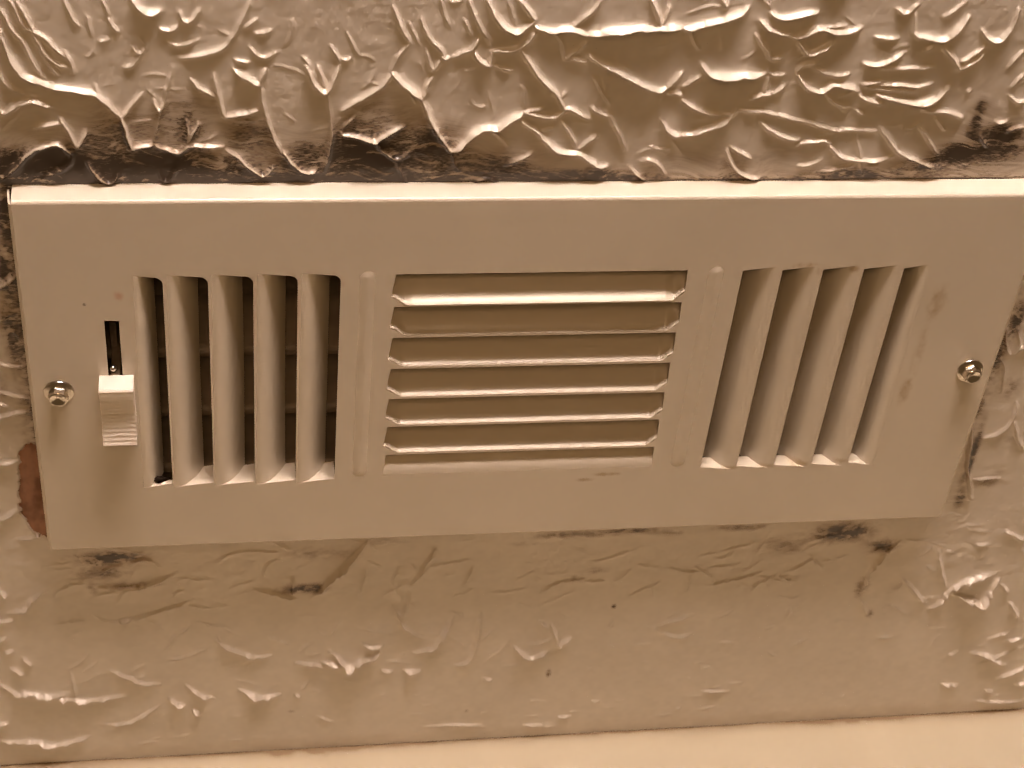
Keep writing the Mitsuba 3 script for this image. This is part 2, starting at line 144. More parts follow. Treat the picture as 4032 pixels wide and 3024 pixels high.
# ------------------------------------------------------------------ ceiling: thick hand-textured plaster, a real relief
RIDGES = """1.6,2.6,-157.4,-124.4 -156.4,-118.6 -154.8,-113.7 -152.6,-110.8 -149.8,-109.1 -145.8,-107.1 -141.6,-106.3 -137.5,-105.8 -133.7,-105.1 -130.9,-102.3 -128.6,-99.2 -126.6,-96.6
1.5,2.4,-126.6,-96.6 -125.5,-92.4 -124.3,-86.6
1.4,3,-125,-85.8 -121.4,-87.4 -118.3,-87.6
0.7,1.2,-118.4,-87.3 -117.3,-92 -116.2,-97.8 -114.2,-104 -112.7,-109.5 -111.7,-113.6
0.7,1,-133.4,-107.7 -133.1,-104.9 -131.8,-102.4
1.1,2,-126.6,-96.4 -124.2,-100 -121.5,-103.6 -120.8,-104.6
1,1.6,-117.3,-103.1 -116.3,-99 -115.2,-100 -114,-103.1
1.6,2.6,-159.9,-98.7 -158.3,-98.4 -156,-100.7 -153.3,-102 -151.2,-102.8 -149.5,-102.5 -147.1,-101 -145.9,-100.8
1,1.5,-150.7,-93.8 -145.9,-94.6 -143.4,-94.8
1.2,2.2,-143.9,-96.5 -141.8,-92.8 -140.4,-89.2 -139.7,-86.5
1.2,2,-139.7,-86.5 -138.2,-89.2 -136.5,-92.3
1.3,2.2,-162.1,-75.7 -159.3,-78.1 -157,-80.3 -155,-82.9 -153.6,-84.5 -150.8,-86.6 -148.2,-87.7 -144.7,-87.9 -142.7,-86.3 -141.5,-84.5
0.8,1.2,-150.5,-75.7 -147.3,-77.8 -143.2,-79.9 -141.3,-82.1 -141.6,-84.2
1.2,1.6,-137,-81.7 -135.4,-78.5 -133.4,-75.2 -131.7,-74.1 -129.9,-75.2 -128.9,-77.3
1.1,1.6,-117.9,-87.5 -115.3,-86.1 -113.2,-85.3 -111,-84.8 -109.2,-86.4 -107.4,-87.2 -103,-86.9 -98.1,-86.9
1,1.6,-108.5,-95.3 -107.9,-92.2 -108.3,-87.9
1,1.6,-107.8,-88.5 -107.3,-91.1 -105.2,-94.8
1,1.5,-106.8,-109.2 -104.7,-106.7 -102.1,-105.1 -100,-103.6
1.2,1.8,-100.5,-111.3 -99.9,-107.3 -99.2,-103.2 -98.4,-99.1 -97.8,-96.7
1.2,2,-98,-96.7 -95.3,-97.8 -92.3,-98.3 -87.9,-99.1
1.6,2.6,-94.7,-112.5 -92.1,-110.5 -89.6,-109 -87.4,-108
1.1,2,-87.4,-107.8 -87,-110.8 -86.3,-113.4
1,1.4,-87.4,-107.7 -87,-103.1 -86.3,-99 -85,-93.7 -83.5,-89.5 -81.2,-84.1
1.3,1.8,-81,-84.7 -79,-82 -76.7,-79.3 -74,-77.6 -70.8,-77.3
0.8,1.2,-69.4,-77.3 -68.1,-81.7 -67.3,-87.2 -67,-91.5 -67.5,-97.8 -68.6,-104.1
1.1,1.8,-97.7,-85.8 -94.2,-83.6 -91.6,-80.3 -89.3,-78.1 -87.1,-76.2 -85.3,-77.6 -83.5,-79.8
1.9,2.6,-74.4,-114.3 -73.1,-109.7 -71.3,-107.2 -69.1,-105.1 -67.8,-107.2 -66.6,-110.7 -65.3,-114.3
0.8,1,-71.4,-113.8 -70,-110.3 -69.3,-106.7
1.6,2.2,-122.1,-134.7 -120.1,-132.3 -118.2,-130.4 -116.1,-130.2 -114.4,-131
1,1.6,-109.2,-130.8 -108.7,-128.4 -107,-127.9 -105.3,-129.4 -104,-131.3
0.6,1,-128.5,-129 -127.5,-126.1 -125.9,-124.2
0.8,1.2,-115,-125.8 -113,-125.1 -111.3,-125.4 -110,-126.4
0.8,1.2,-122.4,-119.5 -121.3,-117.5 -119.5,-118.5
0.8,1.4,-125.3,-113 -123.1,-113.5 -121.8,-115 -119.5,-119
0.9,1,-154.1,-134 -152.5,-129.8 -150.8,-126 -148.1,-124.2 -145.4,-122.3 -143.2,-119.4 -140.5,-116
0.9,1,-152.5,-134 -149.8,-128.4 -147.9,-121.8 -146.2,-117.4 -143.2,-114 -140.3,-113
0.9,1.2,-156.8,-131.2 -154.9,-126.5 -153.1,-123.6 -151.3,-120.3 -149.7,-114.9 -148,-111 -146.9,-109.5
0.7,0.9,-148.4,-120.7 -146.7,-117.3 -144.9,-113.4 -143,-110.4
0.8,1,-140.8,-117.9 -139.4,-114.9 -139,-111
0.6,0.9,-139.6,-134.1 -138.7,-130.8 -137.6,-127.9 -136.2,-125.6
1,1.6,-158.8,-110.5 -157.4,-108 -155.5,-106 -153.1,-104.5
0.6,1.2,-113.1,-121.4 -110.2,-120.4 -107.3,-121 -104.7,-122
0.9,1.8,-109.9,-116.4 -106.1,-116.7 -103.1,-117.7 -99.7,-118.7 -97.6,-119.7 -94.5,-123.6 -92.8,-128 -90.2,-133.8
0.7,1.2,-90.3,-119.6 -87.8,-116.7 -85.2,-116.9 -83.1,-118.2
0.6,1,-92,-126 -90.3,-127.4 -88.6,-128.9
0.8,1.2,-117,-78.2 -116.2,-75.4 -114.9,-74.3 -113.5,-76 -112.1,-78.7
0.6,1,-89.4,-124.3 -86.9,-124.5 -84.3,-125.5
0.7,1,-94.6,-116.1 -92.5,-115.2 -90.4,-115.2
0.5,1.5,-75.7,-116.7 -74,-115.2 -73.1,-113.2
0.8,1.2,-68,-120.3 -66.2,-117.8 -64.8,-114.8
0.5,1.2,-131.5,-121.2 -129.4,-121.5 -128.1,-122.2
0.4,0.8,-134.3,-129.3 -133.6,-126.5 -133.1,-122.6
0.5,1,-129.9,-134.1 -128.8,-131.3 -128.5,-128.9
0.5,1.4,-80.5,-120.1 -79.2,-124.1 -78.4,-128.9
1.1,2,-64.4,-98.8 -61.8,-101.1 -58.3,-103.2 -55.7,-105.3 -53.1,-107.4 -51,-110.5 -50.2,-111.5
2,3,-50.3,-111.9 -47.9,-109.3 -45.1,-106.8 -42.4,-104.7 -41.2,-103.1
1.3,2.2,-41.1,-102.8 -40.3,-105.4 -39.8,-108.5 -38.6,-110.6
1.8,2.4,-41.1,-103 -39.3,-98.3 -37.2,-94 -34.7,-89.7 -32.7,-86.4 -31.4,-84.8
2.1,3,-31.4,-84.9 -29.5,-86.6 -26.9,-89.3 -24.8,-92 -22.6,-93.3
2,2.8,-24.4,-92.5 -21.2,-93.6 -18.2,-93 -17.1,-94.1 -14.6,-96.2 -11.1,-98.4
1.6,2.4,-64.2,-90.8 -61.5,-90.8 -58.8,-90.2 -56.1,-89.4 -54,-88.9 -52.9,-90.2 -50.7,-91.8 -47.2,-93.4 -45.8,-93.9
1.1,1.8,-54,-88.6 -52.3,-86.2 -49.9,-83.4 -48,-82 -45.7,-82.6 -44.4,-83.7
0.6,1,-47.5,-81.5 -46.4,-78.2 -45.3,-75.4 -43.8,-73.1
0.8,1.2,-64.2,-92.5 -62.5,-95.2 -60.3,-97.3
0.5,0.9,-31,-83.6 -29.8,-80.3 -28.7,-77.5
1.6,2.2,-27.2,-118.7 -26.2,-116.9 -24.3,-115.4 -22,-114.4
0.9,1.6,-22.3,-119.7 -21.9,-117.1 -22.1,-114.1
0.6,1.2,-20.9,-114 -18.2,-113.5 -15.4,-112.7
1.2,2.2,-21.9,-119.3 -18.3,-119.6 -15.2,-119.6 -13.1,-120.9 -11.5,-122.9 -10,-125.4
1.6,2,-13.2,-119.5 -11.4,-116.5 -9.3,-113.4 -7.2,-110.8 -4.7,-108.2 -2.1,-105.6 0,-102.5 0.8,-99.8
1.2,1.8,-11,-98.8 -9.2,-98.3 -5.4,-97.7 -1.6,-96.9 -0.3,-97.7 0.9,-99.1
0.8,1.2,-11,-98.9 -8.3,-99.2 -5.1,-100
0.6,1.2,-12.2,-107.3 -11.3,-102.5 -10.9,-97.7
1.1,1.8,0.4,-99.3 2.7,-100.1 5.2,-98.5 8.1,-96.9 9.6,-96.1
1.2,1.8,9.1,-100.2 12.6,-98.6 15,-97.7
1.2,1.8,15,-97.7 16.8,-94.8 18.6,-91.5 20.2,-88.2 21.4,-84.8
1.6,2,-11.2,-95.5 -8.8,-93.9 -6.3,-92.3 -5.2,-90.6 -3.1,-88.4 -0.6,-86.2 2.4,-84.6 5.7,-84.5 8.2,-84 11.3,-81.2 14.4,-79.2 16.8,-79.4
0.6,1,-5.7,-91.8 -3.4,-92.1 -1.6,-92.9
0.8,1.2,0.9,-95.1 3.7,-91.3 5.4,-88 6.2,-85.3
0.8,1.4,6.7,-85.3 8.8,-87.5 12.2,-90.2
0.9,1.4,-14.9,-79.8 -13.1,-80.9 -10.9,-82.1 -8.6,-83.2 -6.4,-84.5
1.1,1.5,-15.8,-135.7 -13.3,-133.2 -11.3,-130.3 -10.3,-128.9
1.6,2,-24.5,-135.8 -22.9,-131.9 -20.9,-128.5 -18.1,-126.3 -15.3,-125.3 -12.8,-127 -10.8,-129
0.4,0.8,-18.7,-135.3 -17,-131 -15.8,-127
1.6,2,-10.2,-127.1 -7.4,-126.3 -3.8,-125.9 -0.3,-126.7 2.4,-126.2 5.3,-124.4
2.3,2.6,5.2,-124.7 8.7,-125.5 12.2,-126.3 16.2,-126.8 20.6,-127.1 26,-127.4 32.5,-127.2
1.3,1.8,22.2,-136.2 22.8,-135.2 25.2,-130.8 26.2,-127.3
1.1,1.6,26.6,-127.7 27.4,-131.7 27.9,-134.2
0.8,1.4,0.2,-126.8 3,-129.8 6.2,-132.8 8.1,-135.8
0.9,1.4,-4.1,-125.1 -2.1,-122.8 -1,-119.3 -0.5,-116.8
1,1.6,-0.5,-116.5 1.5,-118.9 4.4,-121.4 5.6,-122.4
0.9,1.2,-0.5,-116.2 1.2,-117.3 4.6,-116 5.5,-116
2.1,2.4,6.7,-117.8 8.9,-116.3 12.8,-114.3 17.2,-112.2 21.7,-109.6 25.7,-107.2 28.7,-106.2 30.9,-107
1.3,2,31.1,-106.6 32.5,-109.3 34.9,-112.4
0.9,1.4,31.8,-105.1 34.1,-105.4 36.2,-104.6
1.3,1.8,31.2,-95.9 33.2,-92.1 35.8,-90.4 38.3,-90.4
0.9,1.4,-40.7,-119.6 -39.8,-115.5 -38.7,-112.2
0.8,1.4,-38.7,-112.2 -37.5,-114.5 -36.7,-116.5
0.9,1.4,-36.8,-118.1 -34.9,-116.3 -33.7,-116.8
0.9,1.5,-33.2,-116.6 -30.7,-118.6 -28.1,-119.6 -26.9,-121.2 -26.1,-123.2
0.8,1.2,-43,-129.9 -41.6,-125.5 -39.3,-122 -36.9,-120 -35,-116.5
0.9,1.2,-29.7,-135.4 -28.6,-132 -25,-125.7 -22.4,-121.2
0.9,1.4,-50.7,-133.3 -48.7,-126.9 -46.3,-123 -46,-121.5
0.6,1,-30.5,-129 -29.5,-127 -27.9,-124
0.5,0.8,-46.1,-127.8 -44.1,-123.4 -43.2,-121.4
0.4,0.9,-63.7,-125.1 -62.3,-121.7 -60,-117.7
0.8,1.6,-50.6,-111.4 -49.9,-114.4 -48.3,-118 -46.2,-121
0.9,1.2,23.6,-79.1 26.4,-76.2 29.1,-74.2
0.8,1.2,26.7,-81 29.5,-81.8 32.6,-80.1 35.1,-76.1
0.7,1,-24.2,-73 -22,-74.7 -19.7,-75.3 -16.7,-73.6
0.4,1,-26.8,-102.4 -24.8,-100.3 -22.8,-100.3
0.5,0.9,-20.6,-92.9 -17.1,-90.1 -15,-87.4 -13.4,-84.1
0.6,1.2,8.9,-110.5 12.3,-105.2 14.7,-101
0.5,1,28.9,-86.2 31.9,-85.3 34.8,-85.6
0.5,1.2,-37.8,-135.2 -36.7,-131.3 -34.7,-126.9
0.5,1,-35.2,-134.7 -33.5,-134.7 -31.8,-135.2
0.7,1.2,-62.2,-116.8 -63,-115.8 -64.8,-116.3
0.6,1.2,-0.4,-103.6 1.2,-105.7
1.9,2.4,32.6,-127.1 34.9,-126.8 37.4,-128.1 40.5,-128.9 43.6,-129.7 47,-131.2 49.5,-132.2 51.1,-133.8
0.7,1.4,35.1,-126.6 36.7,-122.5 38.9,-120
0.4,1,43.5,-128.6 44.6,-123.5 45.5,-119.9
0.8,1,42.9,-136.2 44.6,-134 45,-135.7
1.6,2,58.3,-132.2 60.4,-130.7 64.1,-131 67.6,-132 72,-133.1
1.9,2.2,55.6,-129.3 57.8,-127.3 61.2,-126.3 65.1,-125.3
1.6,1.8,65.2,-125.2 67.3,-124.2 69.8,-125.5 72.3,-127 74.5,-127.8 77.1,-126.5 80.5,-126.1 83.6,-126.6 86.2,-127.6
0.7,1,75.1,-127.7 78.8,-128.2 81.6,-128.3
1.5,1.8,67.9,-123.6 69.8,-121 71.7,-118.5
1.6,1.8,71.7,-118.5 73.9,-119.3 76.4,-120.6 78.4,-122.4
1.2,1.8,55.1,-124.9 57.5,-121.9 60,-118.8 61,-117
0.9,1.2,61.1,-116.8 62.6,-117.6 64,-117.6
1.1,1.4,69.6,-113 70.1,-115.1 72.8,-115.7 75.7,-115.7
2.3,3,40.4,-115 42.7,-112.1 47.1,-111.4 51.3,-111.2 55.5,-111.6 60.1,-112.2
0.6,1,61.4,-111.7 63.8,-111.6 66.1,-111.8
1,1.4,75.1,-114.1 77.3,-112.8 80.8,-112 84.2,-111.5 86,-112
1.7,1.8,70.2,-111.7 72.7,-108.5 75.5,-106.7 78.6,-105.9 80.1,-107.5 82.3,-108.6 85.8,-108 90,-106.4
0.9,1.4,79.7,-105.5 82.1,-103.3 85,-101.2 88.5,-100.6
1,1.2,91,-99.3 92.4,-98.5 93.7,-98.2
1.3,1.8,91,-104.6 94.7,-103 98.5,-101.4
1.3,1.6,89.5,-115.6 93.9,-115.1 97.4,-116.4 99.9,-118 101.1,-119.1
0.9,1,90,-115.7 96,-114.7 100.9,-114.1 106.7,-114.2 112,-114.5
0.9,1.2,90.7,-108.5 94.3,-109.3 96.7,-109.6
1.1,1.2,96.5,-108.1 102.3,-108.4 107.3,-107.8 112.9,-108.7
0.7,1,92.3,-107.6 97,-106.5 102.7,-107.1 107.8,-106
1.9,2,96.2,-104.6 100.3,-103.8 104.4,-102.7 108.5,-101.9 111.5,-101.9 114.2,-103 116.6,-104.9 118.4,-107.7
1.3,1.8,112.2,-99.7 115.3,-99.2 119.2,-99.2 123,-98.1 125.5,-96.1
0.9,1.2,91.3,-124.6 94.7,-124.3 98.5,-124.1
1.6,1.8,102.7,-126 104.4,-124.7 107.8,-124.5 111.9,-123.5 113.6,-124.5 115.4,-126.6 117.5,-129.7 118.4,-131.8
0.7,1.2,101.2,-132.8 102.2,-128.7 102.6,-125.1
1,1.5,95.7,-133.9 97.9,-132.6 100.1,-133.1 101.9,-135.4
1.9,2.2,113.3,-121.5 115.8,-119.4 117.9,-116.8 120.1,-113.3
1.4,1.4,120.4,-113.4 121.4,-115 123.9,-116.6 126.2,-119
1.1,1.2,119.7,-116.5 122.2,-118.1 126,-121.8
1.4,1.8,123.5,-127.1 126.1,-124.5 128.4,-123.4 130.2,-124 131.6,-125.6 133,-129.3 133,-134.4
0.6,1,110.6,-131.3 113.4,-133.4 116.7,-137
0.7,1,135.5,-114.2 136.9,-118 138.9,-120.1
0.6,1,138.4,-107.7 139.8,-109.9 141.2,-112.1
0.9,1.2,138.7,-104.5 141.4,-102.3 144,-102.3
0.7,1,107.7,-119.9 110.2,-121.5
1.3,1.8,36.4,-102.9 39.6,-100.8 43.1,-99.1 46.6,-98.1 49.5,-97.8
1.6,2,38.3,-90.5 42,-91.1 45.1,-92.7 48.7,-93.8 51.7,-96 52.8,-98.2
0.7,1.2,49.6,-97.8 52.5,-97.5 53.5,-100
1.1,1.3,57.6,-103.4 60.7,-105 63.5,-105
0.9,1.2,63.6,-104.9 65.3,-106 66.9,-107.6
1.3,1.6,52.7,-84.8 54.9,-80.2 58,-76.8 61.8,-74.7 64.8,-74.4
0.9,1.2,54,-86 57.8,-84 61,-82
1,1.6,62,-95.2 65,-92.4 68.2,-90.7 72.4,-89.1 75.4,-88.8
0.9,1.2,74.8,-87 78.5,-87.9 81.4,-88.1 83.3,-88.4 85.5,-87.3
1.1,1.4,85.1,-86.8 88.3,-83.4 91.7,-81.7 96.3,-81.1 100.3,-80.8 103.7,-81.3 106.5,-82.5
0.9,1.4,52.7,-99 60.9,-99 67.9,-97.3 72.9,-96.2 79.1,-94.6 84.5,-92.3 89.4,-92.3 93.8,-92.3 99.3,-91.8
1.3,1.8,100,-93.1 103.3,-89.1 107.4,-84.6 110.8,-82.8 114.8,-81.1 119.3,-79 123.6,-78.4
0.9,1.2,113,-92.9 114.9,-91.2 117.9,-87.2 120.9,-83.2
0.6,1,117.1,-96.6 119.1,-94.4 121.2,-92.1
0.5,0.9,92.7,-91 94.7,-86.5 96.5,-80.8 98.1,-75.6
0.6,1,76.4,-78.9 80.7,-79.8 83.8,-81.5
0.7,1,84.8,-76.9 89.5,-78 94.3,-79.2
0.6,1,106.9,-76.7 108.7,-77.9 111.3,-79.6
0.6,1,99.4,-78.8 102.3,-79.1
0.8,1.2,136.9,-95 138.6,-94.5 140.8,-95.6
0.7,1,141.6,-91 143.7,-92.7 146.7,-93
0.7,1.2,124.5,-106.1 125.8,-106.6
0.7,1,133.5,-89.3 135,-87.6 136.5,-85.9
0.8,1.4,40.8,-111.2 38.2,-109.6 35.8,-107.5
0.6,1,61.6,-110.7 61.2,-107.5 61.3,-104.8
0.5,1.2,108.1,-92.7 110.6,-92.7 112.1,-94.9
1.2,2,-176,37.5 -173.1,37.6 -170.1,37.5 -167.8,37.1
0.8,1.4,-172.5,12.2 -170.1,11.6 -168.8,12.7
0.7,1.2,-167.3,-22.8 -164.7,-25.2 -162.9,-25.7
0.9,1.4,-168.9,-5.4 -166.2,-4.3 -162,-3.9
0.7,1.2,-163.5,-19 -161.8,-16.4 -160.7,-13.3
0.9,1.4,179.5,32.5 182.1,38.6 184.4,42.5 187.2,46.5
0.8,1.2,168.6,39.7 173.7,38.7 177.4,35.5 178.7,29.5 177.6,22.8
1.6,1.6,173.3,70.8 169.5,60.2 166.5,52.2 165.2,42.8 164.4,34.5
0.8,1.3,164.3,-11 166.1,-2.6 169.1,0.2
0.8,1.2,170.3,0.3 170.9,-5.3 168.2,-10.9
0.6,1,171.5,60.9 176.1,60.4 182.2,60.6
0.8,1.4,170.5,-1.1 172.6,-3.9 175.7,-2.4
0.7,1.2,164.6,0.2 168.1,4.5 169.6,11.7 170.1,17.5
0.9,1.4,-105.9,130.7 -100.9,135.6 -95.9,139.3 -90.8,142.3 -83.9,142.1
0.8,1.2,-76.1,146.8 -67.4,147.5 -64.7,150.4
1.1,1.4,-66.5,146.6 -62.1,147.6 -56.9,147.3 -55.5,151.5
1.5,1.7,-64.1,139.8 -58.7,144.8 -55.5,151.2 -50.8,146.1 -45.6,145.1 -44,141.2 -43.2,137.9
0.8,1,-51.1,137.3 -45.7,139.6 -42.3,138.6
0.8,1.2,-43,153.4 -38.1,154.5
1,1.2,-34.6,153.6 -31,154.6 -27.4,155.1
0.8,1.4,-39.7,118.4 -35.8,127.8 -30.2,134.1 -25.7,136.4
1.1,1.6,-31.5,143.8 -27.1,143.4 -22.8,141.7 -20.5,135.2 -16.9,123.6
0.9,1.4,-15.9,151.9 -12.2,152.9 -8,149.8 -7,139 -6.5,121.8
1.1,1.4,-97,160.7 -92.7,163.1 -89.2,166.2 -83.9,165.2 -80.4,164.8
0.7,1,-75.9,164.8 -73.3,167.1
0.5,1.2,-73.3,163.1 -69.9,156.4
1,1.5,-187.2,149.6 -184,151.2 -181,154.1 -177.9,157.7 -175.3,155.9 -170.4,157.7 -163.8,159.5 -157.2,162.1 -149.6,162.7 -142.7,161.2 -136.7,161
0.5,1.2,-158.5,144.3 -157.5,153.7 -157.7,161.8
0.7,1.4,-145.2,145.1 -140.3,148.1 -136.2,151.1 -132.2,154.8 -125.3,155.4
0.8,1.2,-116.8,155.9 -114.3,159.6 -110.1,164 -105.8,165.1
0.9,1.2,-123.1,162.9 -120.6,167.3 -117.2,168.9
0.9,1.1,-114.7,171.3 -111.2,173.4
0.9,1.2,-188.7,173.4 -186.2,173.7 -182.8,173.9
0.5,1.4,-150.5,177.1 -143.7,178.3 -138.5,178.1 -133,173.6 -125.8,167.2
0.7,1.2,-174.7,135.7 -171.5,141.1
0.7,1.2,-179.8,141.2 -176.7,144 -174.5,146.8
0.6,1,-180.7,133.4 -177.3,132.3
0.6,1,-182.5,126.8 -179,124.5
0.6,1.2,-179.1,99.8 -177.1,103.5
1.5,3.5,-50.4,80.8 -55.9,89.5 -63.2,100.1 -70.5,110.8
1,1.5,-91.3,104.3 -83.1,106.7 -78.9,108.8 -74.7,110.9
1,3,-26.1,86.7 -29.7,96.3 -34.2,107.2
0.7,1.4,-40.6,115.9 -36,123.9 -34.3,113.7 -34.1,108.7
0.9,1.4,-147.3,100.3 -140.9,100.1 -134.5,101.7 -129.6,100.2 -123,96.9 -117.3,94.2
0.6,1.6,-148.2,114 -144.5,119.3 -135.4,118.6 -122,113.2 -111.2,108.3
0.5,2,-52.7,111.5 -51.3,102.8 -50.7,95.4
0.5,2,-76.5,97.6 -77.2,103.7 -76.8,109.9
0.6,1.6,-86.4,98.1 -87.2,94.4 -85.5,90.9 -81.4,88.7
0.5,1.4,-134.8,90.5 -131.4,86.5 -126.6,86.8 -123.6,91.2
0.5,1.4,-144.5,93.5 -141.1,89.6 -135.5,89.3
0.5,2,-103.4,89.9 -99.3,85.4 -92,84 -82.3,85.8
0.5,1.6,-11,96.5 -13.1,102.6 -14.4,108.8
0.4,1,-21.7,190.4 -12.5,188.9 0.8,191.6
0.4,1,-3.4,161.6 1.2,162.7
0.4,1.2,-67.7,179.2 -64.1,180.9 -60.4,184.1
1.1,1.4,20.5,130 22.8,135.5 25.2,145.2
1.1,1.5,25.2,145.2 26.6,141.2 30,139.4
1.1,1.5,6.9,142.5 10.9,146.9 14.9,151 18.3,148.8 21.8,147
0.6,1.6,15.5,128.8 20.4,133.1
1.7,2,179.1,122.5 184.7,125.5 190.1,127.9 194,131.6 195.1,124.8 197.3,115.6
1.1,2,171.3,132.6 176.3,129.5 177.4,122.8 180.9,117.7 187.5,114.1 195.8,113.3
0.7,1.6,161.2,118.1 166.7,125.2 171.6,129.5
0.9,3,151.9,91.6 146.9,97.6 143.1,105.1 141.1,116.7 141.7,123.4
0.6,1.4,141.8,123.7 144.9,129.2 148.1,134.9
0.6,1.4,167,96.4 171.3,109.6 177.3,121.9
0.5,1.2,180.9,96 189.3,96.2
1,1.4,191.9,89.2 196.3,91.3 201.2,94.8
0.7,1,198.5,119.1 203.9,124.5
0.9,1.2,205.5,130.2 212.3,140.3
0.7,0.9,189.2,179.5 197.7,181.4
0.8,1.2,213.2,178.7 219.2,174.7 225.1,170.7
0.5,1.5,201.6,169.2 210,163.3 219.7,158.2
0.7,1,221.7,183.5 228.1,180.7
0.6,1,206.7,192 218.6,194 232,194
0.5,0.9,15.1,192.2 22.7,192.6 29.5,194.2
0.4,0.9,28.9,188 35.6,188.6
0.5,0.9,86.4,176.4 99,177
0.5,2,78.1,113.2 84.1,111.6 92.7,108.9 99.6,106.7
0.5,2,15,114.4 18.7,108.3 24.7,106.7 32.5,105.9
0.5,2.2,59.9,137.2 67.4,132.3 77.9,129
0.5,2,97.1,118.3 98.7,111.8 107.2,108.5
0.5,1.6,115.2,126.1 114,134.1
0.4,2,65.6,139 72.8,143.6 77.8,139.9
0.5,1.4,202,152.6 208.3,150.2 213.1,146.3
0.4,1.2,156.2,112.8 161.3,118.4 169.1,126.9
0.5,1,187.6,161.6 191.9,159.1
0.4,1.4,81.2,94.3 88,92.2 94.7,90.1
0.4,1,42.1,179.5 45.8,179.1
0.7,1,209.4,154.4 217.9,152.1
0.6,1,210,185.4 214.4,186.5"""
def ridge_lines():
    out = []
    for line in RIDGES.strip().split("\n"):
        a, wl, pts = line.split(",", 2)
        out.append((float(a), float(wl), np.array([[float(c) for c in q.split(",")] for q in pts.split()])))
    r = np.random.default_rng(31)
    # the same plaster going on past what the photograph shows: stomped fans of ridges
    for _ in range(260):
        u, v = r.uniform(-260, 300), r.uniform(-220, 195)
        if -170 < u < 190 and -145 < v < 202: continue
        ang = r.uniform(-0.5, 0.5); n = r.integers(3, 6); s = r.uniform(4, 9)
        q = [(u, v)]
        for k in range(n):
            ang += r.normal(0, 0.45); q.append((q[-1][0] + s * math.cos(ang), q[-1][1] + s * math.sin(ang)))
        out.append((r.uniform(0.7, 1.7) * (1 if v < 60 else 0.6), r.uniform(1.2, 2.4), np.array(q)))
    # short low strokes between the traced ridges
    for _ in range(110):
        u, v = r.uniform(-170, 200), r.uniform(-150, -74)
        ang = r.normal(0, 0.55); n = r.integers(2, 4); s = r.uniform(1.5, 4)
        q = [(u, v)]
        for k in range(n):
            ang += r.normal(0, 0.35); q.append((q[-1][0] + s * math.cos(ang), q[-1][1] + s * math.sin(ang)))
        out.append((r.uniform(0.08, 0.3), r.uniform(0.6, 1.6), np.array(q)))
    # smeared filler under the vent: low lapped strokes running down to the left
    for _ in range(150):
        u, v = r.uniform(-165, 185), 78 + 80 * r.beta(1.1, 1.6)
        ang = r.normal(2.5, 0.5) if r.random() < 0.6 else r.normal(0.1, 0.4); n = r.integers(2, 5); s = r.uniform(2, 5)
        q = [(u, v)]
        for k in range(n):
            ang += r.normal(0, 0.3); q.append((q[-1][0] + s * math.cos(ang), q[-1][1] + s * math.sin(ang)))
        out.append((r.uniform(0.10, 0.34), r.uniform(1.0, 3.0), np.array(q if r.random() < 0.75 else q[::-1])))
    for _ in range(90):                                             # dry trowel scratches near the wall
        u, v = r.uniform(-185, 235), r.uniform(140, 197); L = r.uniform(2, 9)
        out.append((r.uniform(0.04, 0.16), r.uniform(0.5, 1.2), np.array([(u, v), (u + L * 0.5, v + r.normal(0, 0.4)), (u + L, v + r.normal(0, 0.5))])))
    return out
def smooth_line(q):
    if len(q) < 3: return q
    for _ in range(2):                                             # Chaikin, ends kept
        a, b = q[:-1] * 0.75 + q[1:] * 0.25, q[:-1] * 0.25 + q[1:] * 0.75
        q = np.vstack([q[:1], np.stack([a, b], 1).reshape(-1, 2)[1:-1], q[-1:]])
    return q
